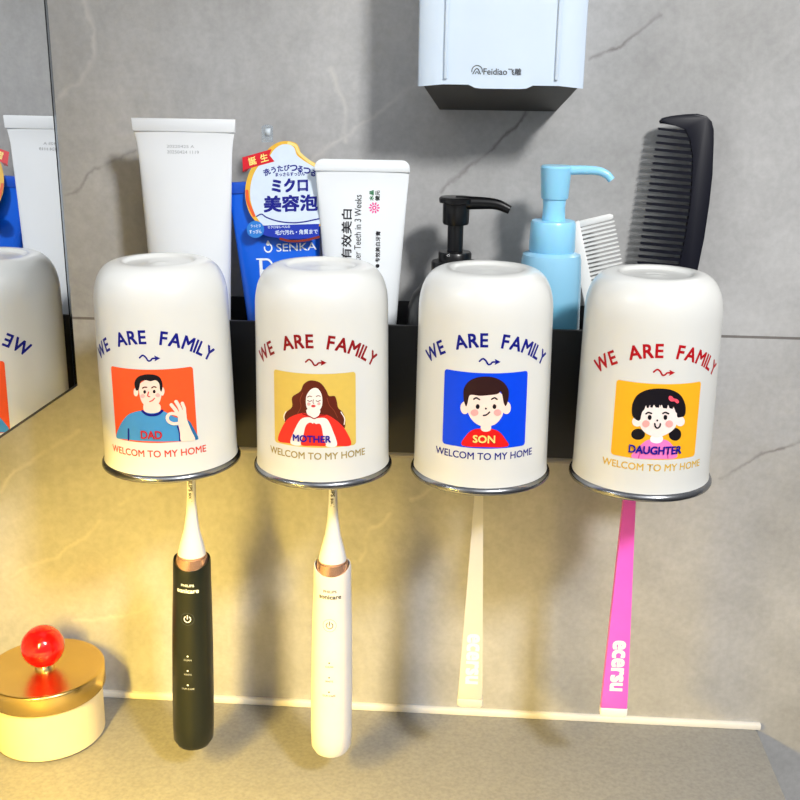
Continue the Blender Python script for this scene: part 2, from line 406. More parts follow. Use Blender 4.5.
ART = {
 0: [
  ('shirt_blue','P',[(-19.6,20.2),(-17.1,26.0),(-11.4,32.9),(-6.7,35.5),(-2.0,36.6),(6.7,36.7),(10.0,35.6),(13.7,33.1),(20.2,30.0),(23.2,24.7),(25.0,20.9),(24.6,19.5),(16.1,20.1),(1.5,20.7),(-12.9,20.5)]),
  ('navy','S1.302',[(-2.0,36.4),(0.1,34.8),(2.9,34.4),(5.9,35.0),(7.9,36.6)]),
  ('skin','P',[(-0.5,40.3),(-1.3,36.9),(1.0,35.6),(4.5,35.6),(7.1,36.9),(6.5,40.3)]),
  ('skin','P',[(-2.6,50.1),(-3.0,45.6),(-2.2,41.5),(-0.1,38.9),(2.5,38.0),(5.1,38.8),(7.4,42.1),(8.3,46.6),(8.3,51.1),(3.3,53.4)]),
  ('skin','P',[(-3.5,46.2),(-3.8,44.9),(-4.5,44.0),(-5.4,44.0),(-6.0,44.7),(-6.1,46.0),(-5.8,47.3),(-5.1,48.1),(-4.3,48.2),(-3.7,47.4)]),
  ('skin','P',[(9.7,46.5),(9.4,45.3),(8.9,44.5),(8.3,44.5),(7.8,45.3),(7.7,46.6),(7.9,47.9),(8.5,48.6),(9.1,48.6),(9.6,47.8)]),
  ('black','P',[(-4.7,47.1),(-5.2,50.8),(-3.2,53.8),(0.8,55.3),(5.1,55.2),(8.0,53.6),(9.0,50.1),(8.3,46.6),(7.6,47.5),(7.4,50.6),(5.8,52.4),(3.2,51.9),(0.7,52.4),(-1.8,51.5),(-2.7,48.7),(-3.4,47.2)]),
  ('brown','S0.651',[(-1.1,48.3),(-0.1,48.8),(1.1,48.8)]),
  ('brown','S0.651',[(3.6,48.5),(4.6,49.1),(5.7,48.8)]),
  ('pink','P',[(-0.1,44.3),(-0.4,43.7),(-1.0,43.4),(-1.7,43.3),(-2.3,43.7),(-2.5,44.2),(-2.2,44.8),(-1.6,45.2),(-0.9,45.3),(-0.3,44.9)]),
  ('pink','P',[(7.4,44.7),(7.2,44.1),(6.6,43.8),(5.9,43.8),(5.4,44.2),(5.2,44.8),(5.5,45.3),(6.0,45.7),(6.7,45.7),(7.2,45.3)]),
  ('black','P',[(0.6,46.4),(0.4,45.9),(0.1,45.6),(-0.4,45.5),(-0.7,45.9),(-0.8,46.4),(-0.7,46.9),(-0.3,47.3),(0.2,47.3),(0.5,47.0)]),
  ('black','P',[(5.4,46.6),(5.2,46.1),(4.9,45.8),(4.5,45.8),(4.1,46.1),(4.0,46.7),(4.2,47.2),(4.6,47.5),(5.0,47.5),(5.3,47.2)]),
  ('rosy','S0.558',[(1.9,46.4),(1.3,44.5),(2.3,44.0)]),
  ('rosy','S0.558',[(2.1,41.5),(3.5,42.1),(4.6,43.2)]),
  ('navy','S0.837',[(-10.5,26.4),(-11.0,20.4)]),
  ('navy','S0.837',[(15.0,27.9),(15.7,25.0),(15.7,20.4)]),
  ('teal','L',[(19.2,32.0),(21.5,29.3),(23.6,24.6),(25.1,20.9),(24.6,19.5),(23.1,20.0)]),
  ('skin','P',[(15.3,30.6),(15.9,25.0),(16.2,20.3),(19.7,19.8),(23.4,19.8),(21.6,25.1),(19.9,30.9),(19.4,35.6),(16.2,36.0)]),
  ('skin','S1.767',[(16.1,33.3),(14.5,36.6),(12.6,39.5)]),
  ('skin','S1.767',[(17.4,34.5),(16.5,37.8),(15.0,41.0)]),
  ('skin','S1.674',[(18.8,34.8),(18.8,37.1),(18.0,39.8)]),
  ('skin','S1.581',[(16.8,33.6),(12.5,35.1),(10.4,33.8),(10.6,31.3),(13.0,29.7),(16.2,29.8)]),
 ],
 1: [
  ('hair_brown','P',[(-1.0,54.9),(3.6,53.9),(6.6,50.1),(8.0,47.1),(10.9,46.8),(12.0,43.8),(12.6,40.8),(15.0,37.9),(16.2,33.7),(15.7,29.9),(12.1,33.2),(6.9,36.2),(1.8,37.1),(-3.4,36.9),(-8.9,35.5),(-13.3,32.6),(-15.4,32.7),(-14.6,37.0),(-10.9,40.7),(-10.8,45.6),(-6.4,49.0),(-4.5,52.9)]),
  ('red','P',[(-19.6,21.6),(-17.1,28.8),(-12.6,34.8),(-5.2,38.1),(-1.7,37.0),(3.5,37.6),(7.3,37.3),(12.1,33.9),(16.3,28.9),(19.4,20.9),(12.0,20.9),(1.6,21.3),(-12.0,21.5)]),
  ('pale','P',[(-12.0,21.5),(-10.0,28.1),(-6.3,34.7),(-2.1,36.1),(0.7,34.8),(-0.7,32.1),(-3.3,32.2),(-4.5,26.8),(-5.7,21.5)]),
  ('pale','P',[(0.2,34.8),(2.6,35.8),(6.9,35.3),(9.9,28.8),(11.8,21.2),(5.9,21.5),(4.9,27.2),(3.6,31.9),(0.9,33.0)]),
  ('red','P',[(-3.7,31.6),(-1.5,33.4),(0.7,32.5),(3.3,32.9),(4.5,29.9),(5.1,24.9),(6.1,21.5),(-0.1,21.4),(-6.2,21.5),(-4.9,26.8)]),
  ('pale','P',[(-3.0,40.1),(-2.4,37.0),(0.5,35.6),(2.8,37.1),(3.3,40.3)]),
  ('pale','P',[(-3.5,45.0),(-2.8,47.9),(-0.5,50.7),(2.3,51.0),(4.3,48.1),(4.7,43.4),(3.5,40.2),(0.9,38.5),(-1.7,39.3),(-3.2,41.4)]),
  ('dkred','S0.558',[(-5.2,37.7),(-2.1,36.8),(0.7,35.6),(3.5,37.1),(6.2,37.5)]),
  ('brown','S0.372',[(-2.6,44.7),(-1.6,44.3),(-0.5,44.7)]),
  ('brown','S0.372',[(1.6,44.7),(2.6,44.4),(3.7,45.0)]),
  ('brown','S0.372',[(-2.6,46.4),(-1.6,47.0),(-0.5,46.7)]),
  ('brown','S0.372',[(1.7,46.9),(2.7,47.3),(3.8,47.0)]),
  ('pink','P',[(-1.1,43.0),(-1.3,42.5),(-1.7,42.2),(-2.2,42.1),(-2.7,42.4),(-2.8,42.9),(-2.7,43.4),(-2.2,43.7),(-1.7,43.7),(-1.2,43.4)]),
  ('pink','P',[(3.9,43.3),(3.7,42.8),(3.3,42.5),(2.8,42.5),(2.3,42.8),(2.2,43.2),(2.4,43.7),(2.8,44.0),(3.3,44.0),(3.7,43.7)]),
  ('brown','S0.279',[(0.3,45.3),(0.1,43.7),(0.6,43.4)]),
  ('rosy','P',[(1.4,42.1),(1.2,41.7),(0.6,41.4),(-0.1,41.4),(-0.6,41.6),(-0.8,42.0),(-0.6,42.4),(-0.1,42.6),(0.6,42.6),(1.2,42.4)]),
  ('hair_light','S0.372',[(-5.0,48.4),(-6.4,44.8),(-6.0,41.2),(-7.9,37.4)]),
  ('hair_light','S0.372',[(7.0,46.1),(8.2,42.4),(10.4,39.6),(12.1,35.9)]),
  ('pale','S0.465',[(-14.2,37.9),(-15.5,35.4),(-15.1,33.2)]),
  ('pale','S0.465',[(13.9,38.6),(15.7,35.1),(15.5,32.0)]),
 ],
 2: [
  ('red2','P',[(-9.8,21.3),(-8.0,26.4),(-4.7,29.8),(-0.4,30.7),(3.8,30.8),(8.2,29.2),(11.5,25.4),(13.2,21.2),(1.6,21.2)]),
  ('skin2','P',[(-0.3,33.3),(-0.6,30.1),(1.8,29.1),(4.2,30.2),(3.6,33.3)]),
  ('skin2','P',[(-6.7,40.9),(-7.1,38.9),(-8.2,37.7),(-9.6,37.5),(-10.8,38.5),(-11.3,40.3),(-10.9,42.3),(-9.8,43.6),(-8.4,43.7),(-7.2,42.7)]),
  ('skin2','P',[(14.0,40.9),(13.6,39.0),(12.5,38.0),(11.0,38.1),(9.8,39.3),(9.3,41.2),(9.7,43.1),(10.8,44.2),(12.2,44.1),(13.5,42.8)]),
  ('skin2','P',[(-8.3,45.1),(-7.5,39.0),(-5.2,34.8),(-1.5,32.3),(2.1,31.9),(6.1,32.9),(9.0,35.9),(10.2,39.4),(10.4,45.6),(7.4,49.3),(0.6,50.6),(-6.1,48.9)]),
  ('hair_dark','P',[(-8.5,41.4),(-9.8,45.0),(-9.8,50.3),(-7.2,54.4),(-2.2,56.7),(3.7,56.8),(8.9,54.6),(12.3,50.3),(12.5,45.5),(11.3,42.0),(10.1,43.8),(9.2,47.9),(8.3,49.6),(6.9,48.3),(2.4,47.7),(-1.8,47.3),(-6.1,47.5),(-7.2,46.1),(-7.7,43.3)]),
  ('black','P',[(-1.7,41.8),(-1.9,41.1),(-2.3,40.6),(-2.9,40.6),(-3.4,41.0),(-3.6,41.7),(-3.4,42.5),(-3.0,43.0),(-2.4,43.0),(-1.9,42.6)]),
  ('black','P',[(6.5,42.0),(6.3,41.2),(5.9,40.8),(5.3,40.8),(4.8,41.2),(4.6,42.0),(4.8,42.7),(5.2,43.2),(5.8,43.1),(6.3,42.7)]),
  ('black','S0.744',[(-4.7,45.4),(-3.5,46.2),(-1.9,45.4)]),
  ('black','S0.744',[(4.0,45.7),(5.4,46.4),(6.7,45.6)]),
  ('pink2','P',[(-2.2,38.8),(-2.5,37.8),(-3.5,37.1),(-4.6,37.0),(-5.6,37.6),(-6.0,38.5),(-5.6,39.6),(-4.7,40.2),(-3.6,40.3),(-2.6,39.8)]),
  ('pink2','P',[(9.1,38.8),(8.8,37.9),(7.9,37.3),(6.7,37.3),(5.7,38.0),(5.3,39.0),(5.6,39.9),(6.6,40.5),(7.7,40.5),(8.7,39.8)]),
  ('black','P',[(1.8,41.0),(1.7,40.7),(1.5,40.5),(1.2,40.5),(1.0,40.7),(0.9,41.0),(1.0,41.3),(1.2,41.5),(1.4,41.5),(1.7,41.3)]),
  ('black','S0.744',[(0.3,37.5),(1.9,37.9),(3.2,39.2)]),
 ],
 3: [
  ('black','P',[(-4.7,33.1),(-5.2,31.4),(-6.8,30.2),(-8.8,30.0),(-10.6,30.8),(-11.3,32.4),(-10.8,34.1),(-9.2,35.4),(-7.2,35.6),(-5.5,34.7)]),
  ('black','P',[(13.4,33.0),(13.0,31.1),(11.4,30.0),(9.3,30.2),(7.6,31.4),(6.8,33.4),(7.2,35.3),(8.7,36.5),(10.7,36.3),(12.6,35.0)]),
  ('pinkshirt','P',[(-10.0,20.6),(-8.5,24.6),(-5.4,28.6),(-2.3,30.6),(4.4,30.8),(8.1,28.9),(10.7,25.1),(11.8,21.1),(1.0,20.9)]),
  ('white','P',[(-1.6,32.4),(-1.7,29.7),(1.2,28.8),(3.8,29.9),(3.4,32.6)]),
  ('pinkdark','S0.558',[(-6.3,24.0),(-6.9,20.8)]),
  ('pinkdark','S0.558',[(6.7,24.4),(7.4,21.2)]),
  ('skin3','P',[(-6.5,39.4),(-6.8,37.9),(-8.0,36.8),(-9.5,36.7),(-10.8,37.4),(-11.4,38.9),(-11.0,40.4),(-9.9,41.5),(-8.3,41.7),(-7.0,40.9)]),
  ('skin3','P',[(14.7,39.5),(14.4,38.1),(13.1,37.2),(11.5,37.4),(10.2,38.4),(9.6,39.9),(9.9,41.4),(11.0,42.3),(12.6,42.2),(14.0,41.1)]),
  ('skin3','P',[(-8.3,42.5),(-7.5,37.3),(-4.8,34.0),(0.1,32.0),(3.4,32.5),(7.7,34.7),(10.1,37.7),(10.5,43.0),(7.2,47.5),(0.4,48.8),(-6.1,47.5)]),
  ('black','P',[(-9.0,39.8),(-11.5,42.1),(-11.9,47.4),(-9.8,52.5),(-5.1,55.5),(0.6,56.4),(6.5,55.6),(11.4,52.6),(14.3,47.5),(14.5,42.7),(12.1,41.8),(10.3,42.1),(9.6,45.7),(7.2,48.0),(0.4,48.2),(-5.7,47.4),(-7.1,43.5),(-7.6,40.3)]),
  ('black','L',[(-7.0,48.4),(-3.3,48.7),(-3.5,48.1),(-4.2,46.4),(-5.0,46.5),(-5.4,48.1),(-6.0,45.7),(-7.1,44.0)]),
  ('black','L',[(-3.4,49.1),(1.0,49.3),(0.9,46.9),(-0.8,46.9),(-1.7,48.7),(-2.3,46.7),(-3.4,46.9)]),
  ('black','L',[(1.0,49.3),(5.2,49.3),(4.7,46.5),(2.8,46.7),(1.9,48.8),(1.3,47.1)]),
  ('black','L',[(4.9,49.3),(9.8,49.2),(10.3,43.9),(9.3,44.4),(8.0,47.5),(7.4,46.2),(5.9,46.7)]),
  ('bow','P',[(5.2,52.7),(6.6,52.6),(7.6,51.6),(9.6,50.9),(10.5,49.6),(9.6,48.9),(8.1,50.0),(6.5,50.0),(5.2,51.1)]),
  ('black','P',[(-2.3,41.9),(-2.4,41.1),(-2.8,40.7),(-3.4,40.6),(-3.9,41.1),(-4.1,41.8),(-4.0,42.5),(-3.6,43.0),(-3.0,43.0),(-2.5,42.6)]),
  ('black','P',[(5.2,42.0),(5.1,41.3),(4.7,40.9),(4.1,40.9),(3.6,41.3),(3.4,42.1),(3.5,42.8),(3.9,43.2),(4.5,43.2),(5.0,42.8)]),
  ('black','S0.744',[(-5.1,43.5),(-4.0,44.3),(-2.5,43.9)]),
  ('black','S0.744',[(2.9,44.1),(4.1,44.6),(5.7,43.9)]),
  ('pink2','P',[(-3.0,38.7),(-3.3,37.6),(-4.1,36.9),(-5.1,36.8),(-6.0,37.4),(-6.5,38.4),(-6.2,39.4),(-5.4,40.2),(-4.3,40.2),(-3.4,39.7)]),
  ('pink2','P',[(8.3,38.8),(8.1,37.7),(7.2,37.1),(6.1,37.2),(5.1,37.8),(4.6,38.9),(4.9,39.9),(5.8,40.5),(6.9,40.5),(7.9,39.8)]),
  ('black','P',[(0.9,40.5),(0.8,40.2),(0.6,40.0),(0.4,40.0),(0.2,40.2),(0.1,40.5),(0.1,40.8),(0.3,41.0),(0.6,41.0),(0.8,40.8)]),
  ('black','S0.744',[(-0.6,38.9),(-0.1,37.3),(0.9,36.7),(1.9,37.5),(2.1,38.9)]),
 ],
}
CUPS = [dict(panel=(-20.0,19.9,24.8,57.7), bg='orange', c1='navy', c2='orangered', name='DAD', nb=(1.8,24.2,10.4,4.0), nc='namered', cu=2.0, cv=20.2, du=-1.2, dw=-1.5,
             label='white cup printed DAD with a man on an orange square'),
        dict(panel=(-22.0,20.4,22.1,58.2), bg='tan', c1='deepred', c2='olive', name='MOTHER', nb=(-.8,25.0,19.0,3.4), nc='royal', cu=.2, cv=20.6,
             label='white cup printed MOTHER with a long-haired woman on tan'),
        dict(panel=(-20.8,20.4,23.2,58.6), bg='blue', c1='navy', c2='navy', name='SON', nb=(1.0,25.4,10.6,3.7), nc='cream', cu=1.0, cv=21.0, dv=2.6,
             label='white cup printed SON with a boy on a blue square'),
        dict(panel=(-20.9,20.4,23.2,58.5), bg='amber', c1='crimson', c2='gold', name='DAUGHTER', nb=(1.1,25.3,25.6,3.9), nc='royal', cu=.5, cv=20.9,
             label='white cup printed DAUGHTER with a girl on an amber square')]
for i, c in enumerate(CUPS):
    t = thing('mouthwash_cup', (X0+i*S+(.0015 if i == 0 else 0), CY, 0), c['label'], 'cup', 'upturned mouthwash cups on the rack', (0, -.014 if i == 0 else 0, 0))
    make_cup_shell(t)
    du, dv = c.get('du', 0), c.get('dv', 0)
    on_cup = lambda u, v, lift: cup_map(u+du, v+dv, lift)
    p = Print(on_cup, 1.5)
    p.poly(round_rect(*c['panel'], 1.6), c['bg'], 0)
    for k, (col, kind, pts) in enumerate(ART[i]):
        ly = 1+k*.45
        if kind == 'P': p.blob(pts, col, ly)
        elif kind == 'L': p.poly(pts, col, ly)
        else: p.stroke(pts, float(kind[1:]), col, ly)
    nu, nv, nw, nh = c['nb']
    p.text(c['name'], nu, nv, c['nc'], 14, h=nh, w=nw, bold=.025)
    p.build('portrait', t)
    p = Print(on_cup, 1.5)
    p.arc_text('WE ARE FAMILY', c['cu'], c['cv'], 50.5, 72.0, 6.5, c['c1'], 0, bold=.024)
    p.build('slogan_lettering', t); p = Print(on_cup, 1.5)
    au, av = c['cu']+1.4, c['cv']+43.2          # the wavy arrow
    p.stroke([(au-5, av+.2), (au-3.4, av+1.5), (au-1.9, av+.6), (au-.7, av-1.2), (au+.6, av-1.0), (au+1.4, av-.1), (au+3.2, av)], .85, c['c1'], 0)
    p.poly([(au+2.4, av+1.5), (au+5.4, av), (au+2.4, av-1.5), (au+3.0, av)], c['c1'], 1)
    p.build('arrow_mark', t); p = Print(on_cup, 1.5)
    p.text('WELCOM TO MY HOME', c['cu']+.8, c['cv']-4.7+c.get('dw', 0), c['c2'], 0, h=3.6, w=53., bold=.012)
    p.build('welcome_lettering', t)

# ================================================================== RACK
rack = thing('bathroom_rack', (0, 0, 0), 'long black aluminium wall rack behind the four white cups', 'rack')
ALU = mat('charcoal_aluminium', (34,34,35), .42, .3, var=.05, scale=25)
XL, XR = -.060, .2735
bm = bmesh.new()
box(bm, XL, XR, -.066, -.0635, -.0075, .0663, .0006)           # front
box(bm, XL, XR, -.0025, -.0003, -.0075, .0663, .0006)          # back
box(bm, XL, XL+.0022, -.0636, -.0024, -.0075, .0663, .0006)    # ends
box(bm, XR-.0022, XR, -.0636, -.0024, -.0075, .0663, .0006)
box(bm, XL+.002, XR-.002, -.0636, -.0024, -.0075, -.0050)      # floor
obj('shelf_tray', bm, ALU, rack)
bm = bmesh.new(); box(bm, XL+.004, XR-.004, -.0645, -.0585, -.0112, -.0076, .0004)
obj('holder_rail', bm, mat('raw_aluminium', (150,146,138), .4, .6), rack)
SLOT = [.0025, .0015, -.0005, -.0022]
for i in range(4):
    cx = X0+i*S; s = cx+SLOT[i]
    out = [(cx-.016, -.0662), (cx-.016, -.076), (cx-.025, -.086), (cx-.0275, -.105), (cx-.023, -.121), (s-.010, -.129), (s-.0042, -.129), (s-.0042, -.0790), (s-.003, -.0768), (s, -.0760),
           (s+.003, -.0768), (s+.0042, -.0790), (s+.0042, -.129), (s+.010, -.129), (cx+.023, -.121), (cx+.0275, -.105), (cx+.025, -.086), (cx+.016, -.076), (cx+.016, -.0662)]
    bm = bmesh.new(); prism(bm, out, -.0048, -.0020, 'z'); obj('brush_holder', bm, ALU, rack, smooth=False)

# ================================================================== TOOTHBRUSHES
BY = -.082
def head_bristles(parent, m, bmat, z0, z1, w, d, y0):
    bm = bmesh.new()
    prism(bm, round_rect(-w/2, z0, w/2, z1, w*.45), y0-.0018, y0+.0018, 'y', .0006); obj('brush_head', bm, m, parent)
    bm = bmesh.new(); nz = int((z1-z0-.003)/.0022)
    for a in range(4):
        for b_ in range(nz):
            x = -w/2+.0012+a*(w-.0024)/3; z = z0+.0022+b_*.0022
            tube(bm, [(x, y0-.0016, z), (x, y0-.0016-d, z)], .0007, 6)
    obj('bristles', bm, bmat, parent)

def electric(x_top, lean, label, body_m, neck_m, gold_m, inkc):
    """x_top at slot level; lean: x shift per metre of drop"""
    t = thing('electric_toothbrush', (x_top-lean*.20, BY, -.20), label, 'toothbrush', 'electric toothbrushes hanging under the cups', rot=(0, math.atan(lean), 0))
    Z = .20
    bm = bmesh.new()
    lathe(bm, [(0, Z+.008), (.0020, Z+.008), (.0022, Z-.012), (.0025, Z-.032), (.0031, Z-.042), (.0044, Z-.052), (.0066, Z-.0605), (.0078, Z-.0660), (.0079, Z-.0675), (.0070, Z-.0680), (0, Z-.0680)], 40)
    obj('brush_neck', bm, neck_m, t)
    head_bristles(t, neck_m, mat('bristle_white', (235,238,242), .5), Z+.006, Z+.034, .0105, .0085, -.0005)
    bm = bmesh.new()
    lathe(bm, [(.0070, Z-.0678), (.0086, Z-.0685), (.0099, Z-.0735), (.0103, Z-.078), (.0100, Z-.084)], 48)
    obj('metal_collar', bm, gold_m, t)
    dip = lambda r, z, a: z-(.0042*max(0., cos(a))**1.2 if z > Z-.076 else 0)
    bm = bmesh.new()
    body = [(.0098, Z-.0700), (.01035, Z-.0698), (.0107, Z-.0712), (.0109, Z-.084), (.0114, Z-.100), (.0119, Z-.125), (.0122, Z-.155), (.0122, Z-.180), (.0119, Z-.189), (.0100, Z-.1925), (0, Z-.193)]
    lathe(bm, body, 64, zfun=dip); obj('handle', bm, body_m, t)
    def fm(u, v, lift):
        zz = Z+v*MM
        r = .0114
        for (ra, za), (rb, zb) in zip(body[2:], body[3:]):
            if zb <= zz <= za: r = ra+(rb-ra)*(za-zz)/(za-zb); break
        r += lift*MM; th = u*MM/r
        return (r*sin(th), -r*cos(th), zz)
    p = Print(fm, 1.5)
    u0 = 0.
    p.text('PHILIPS', u0, -82.6, inkc, 0, h=1.5, w=7.6, bold=.02)
    p.text('sonicare', u0, -86.0, inkc, 0, h=2.4, w=13., bold=.03)
    ring = [(u0+1.9*sin(a), -103.6+1.9*cos(a)) for a in (radians(38+284*k/12) for k in range(13))]
    p.stroke(ring, .55, inkc, 0, 2); p.stroke([(u0, -101.2), (u0, -103.4)], .6, inkc, 0)
    faint = 'lightgrey' if inkc == 'brand_white' else 'grey'
    p.stroke([(u0+3.9*sin(2*pi*k/20), -103.6+3.9*cos(2*pi*k/20)) for k in range(20)]+[(u0, -99.7)], .18, 'grey', 0, 1)
    for z, w in ((-127.5, 'CLEAN'), (-137.0, 'WHITE'), (-146.5, 'GUM CARE')):
        p.poly(ellipse(u0, z, .55, .55, 10), inkc, 0); p.text(w, u0, z-2.5, faint, 0, h=1.1, w=4.6 if len(w) < 6 else 7.6, bold=.01)
    p.build('lettering', t)
    def fn(u, v, lift): return (u*MM*.95, -.0024-lift*MM, Z+v*MM)
    p = Print(fn, None)
    p.text('PHILIPS sonicare', .2, -29, 'dark', 0, h=2.2, w=22., rot=-pi/2, bold=.025); p.build('neck_lettering', t)
    return t
NECK = mat('brush_head_white', (232,234,240), .3)
ROSE = mat('rose_gold', (232,186,160), .2, .8)
electric(-.0125, .036, 'dark green electric toothbrush with white neck under the DAD cup', mat('dark_green_plastic', (12,20,15), .38), NECK, ROSE, 'brand_white')
electric(.0672, .012, 'white electric toothbrush with rose gold collar under the MOTHER cup', mat('white_plastic', (222,222,228), .32), NECK, ROSE, 'grey')

def manual(x_top, x_bot, w_top, w_bot, zb, label, m, tipm, tip):
    L_ = -zb; lean = (x_top-x_bot)/L_
    t = thing('toothbrush', (x_bot, BY, zb), label, 'toothbrush', 'slim toothbrushes hanging under the cups', rot=(0, math.atan(lean), 0))
    Z = L_
    def half(z): return (w_bot+(w_top-w_bot)*min(1, z/(Z-.02)))/2
    zs = [.0055+k*(Z-.0055)/14 for k in range(15)]+[Z+.012]
    pts = [(-half(z), z) for z in zs]+[(half(z), z) for z in zs[::-1]]
    bm = bmesh.new(); prism(bm, pts, -.0026, .0022, 'y', .0011); obj('handle', bm, m, t)
    bm = bmesh.new(); prism(bm, [(-w_bot/2, .0055), (w_bot/2, .0055), (w_bot/2, .0015), (w_bot/2-.0015, 0), (-w_bot/2+.0015, 0), (-w_bot/2, .0015)], -.0026, .0022, 'y', .0008); obj('end_cap', bm, tipm, t)
    head_bristles(t, m, mat('bristle_white', (235,238,242), .5), Z+.010, Z+.036, .0095, .0085, 0)
    p = Print(lambda u, v, lift: (u*MM, -.0026-lift*MM, v*MM), None)
    p.text('ecersu', tip, (Z-.126)*1000, 'brand_white', 0, h=6.6, w=32., rot=-pi/2, bold=.035); p.build('lettering', t)
BEIGE = mat('beige_plastic', (205,204,202), .35); PINK = mat('pink_plastic', (246,104,226), .35); TIPW = mat('white_tip', (245,240,236), .35)
manual(.1483, .1474, .0045, .0148, -.1585, 'beige toothbrush with white lettering under the SON cup', BEIGE, BEIGE, .4)
manual(.2303, .2312, .0062, .0156, -.1600, 'bright pink toothbrush with white end under the DAUGHTER cup', PINK, TIPW, .2)

# ================================================================== THINGS IN THE TRAY
FLOORZ = -.0050
def squeeze_tube(name, cx, cy, label, m, cap_m, z_cap, z_seal, z_top, a_bot, a_top, flare=.0, tilt=0., round_corner=0., seal_m=None):
    """loc at the cap's foot; a = half widths"""
    t = thing(name, (cx, cy, FLOORZ), label, 'tube', rot=(0, tilt, 0))
    H = z_top-FLOORZ; hs = z_seal-FLOORZ; hc = z_cap-FLOORZ
    def half(h):
        s = min(1, max(0, (h-hc)/(hs-hc))); a = a_bot+(a_top-a_bot)*s**1.15
        return a+flare*max(0, (s-.92)/.08)**2
    def depth(h):
        s = min(1, max(0, (h-hc)/(hs-hc))); return max(.0011, (a_bot*.92)*(1-s)**.9)
    n = 56; bm = bmesh.new(); rings = []
    hsx = [hc+(hs-hc)*k/36 for k in range(37)]
    for h in hsx:
        a, b = half(h), depth(h); e = 1-.18*(h-hc)/(hs-hc)
        rings.append([bm.verts.new((a*math.copysign(abs(sin(q))**e, sin(q)), -b*math.copysign(abs(cos(q))**e, cos(q)), h)) for q in (2*pi*k/n for k in range(n))])
    for A, B in zip(rings, rings[1:]):
        for k in range(n): bm.faces.new((A[k], B[k], B[(k+1) % n], A[(k+1) % n]))
    bm.faces.new(rings[0]); bm.faces.new(rings[-1])
    obj('tube_body', bm, m, t, sharp=50)
    ws = half(hs)+.0003; bm = bmesh.new()
    if round_corner:
        c = round_corner; pts = [(-ws, hs-.0004), (ws, hs-.0004)]+[(ws-c+c*cos(q), H-c+c*sin(q)) for q in (pi/2*k/6 for k in range(7))]+[(-ws+c-c*sin(q), H-c+c*cos(q)) for q in (pi/2*k/6 for k in range(7))]
    else: pts = [(-ws, hs-.0004), (ws, hs-.0004), (ws+.0004, H), (-ws-.0004, H)]
    prism(bm, pts, -.0016, .0012, 'y', .0004)
    seal = obj('crimped_seal', bm, seal_m or m, t)
    bm = bmesh.new(); rc = a_bot*.90
    lathe(bm, [(0, 0), (rc*.96, 0), (rc, .001), (rc*.97, hc-.001), (rc*.95, hc+.0004), (0, hc+.0004)], 56); obj('cap', bm, cap_m, t)
    def fm(u, v, lift):
        h = v*MM; x = u*MM
        if h >= hs: return (x, -.0016-lift*MM, h)
        a, b = half(h), depth(h); e = 1-.18*(h-hc)/(hs-hc)
        q = min(1, abs(x)/a)**(1/e)
        return (x, -b*max(0, 1-q*q)**(e/2)-lift*MM-.0001, h)
    return t, fm, half, depth
WHITE_TUBE = mat('white_tube_plastic', (232,236,240), .34, var=.015, scale=30)
CLEAR_CAP = mat('frosted_cap', (200,208,214), .2)
t, fm, *_ = squeeze_tube('cleanser_tube', -.0213, -.0335, 'large plain white squeeze tube with flat crimped top, tallest tube on the rack', WHITE_TUBE, CLEAR_CAP, .018, .1655, .1722, .0208, .0272, flare=.0012)
p = Print(fm, 1.0, 3.0)
p.text('20220425 A', -2.0, 162.3, 'lightgrey', 0, h=1.5, w=15.5, bold=.0); p.text('20250424 1119', -.6, 159.3, 'lightgrey', 0, h=1.7, w=18., bold=.0)
p.build('date_stamp', t)

# toothpaste
t, fm, *_ = squeeze_tube('toothpaste_tube', .0785, -.0385, 'white toothpaste tube with upright black lettering and pink flower', mat('toothpaste_white', (234,239,243), .3, var=.015, scale=30), WHITE_TUBE,
                         .016, .1462, .1523, .0172, .0259, round_corner=.0045)
p = Print(fm, 1.0, 1.5); z = -FLOORZ*1000
p.text('3周有效美白', -8.2, 125.4+z, 'dark', 0, h=5.6, w=38., rot=pi/2, bold=.015, anchor='r')
p.text('Whiter Teeth in 3 Weeks', -2.0, 133.4+z, 'dark', 0, h=3.7, w=43., rot=pi/2, bold=.002, anchor='r')
fu, fv = 7.0, 126.6+z
for k in range(10): p.poly(ellipse(fu+2.3*cos(2*pi*k/10), fv+2.3*sin(2*pi*k/10), .8, .42, 10, 2*pi*k/10), 'magenta', 0)
p.poly(ellipse(fu, fv, 1.2, 1.2, 14), 'magenta', 0); p.poly(ellipse(fu, fv, .5, .5, 10), 'white', 1)
p.text('水晶', 5.4, 133.2+z, 'green', 0, h=2.4, w=5.4, rot=pi/2, bold=.02); p.text('健元', 8.6, 133.2+z, 'darkgreen', 0, h=2.4, w=5.4, rot=pi/2, bold=.02)
p.text('专效美白牙膏', 9.3, 114.0+z, 'dark', 0, h=2.5, w=17., rot=pi/2, bold=.02, anchor='r'); p.poly(ellipse(9.3, 95.0+z, 1.1, 1.1, 12), 'dark', 0)
p.build('lettering', t)

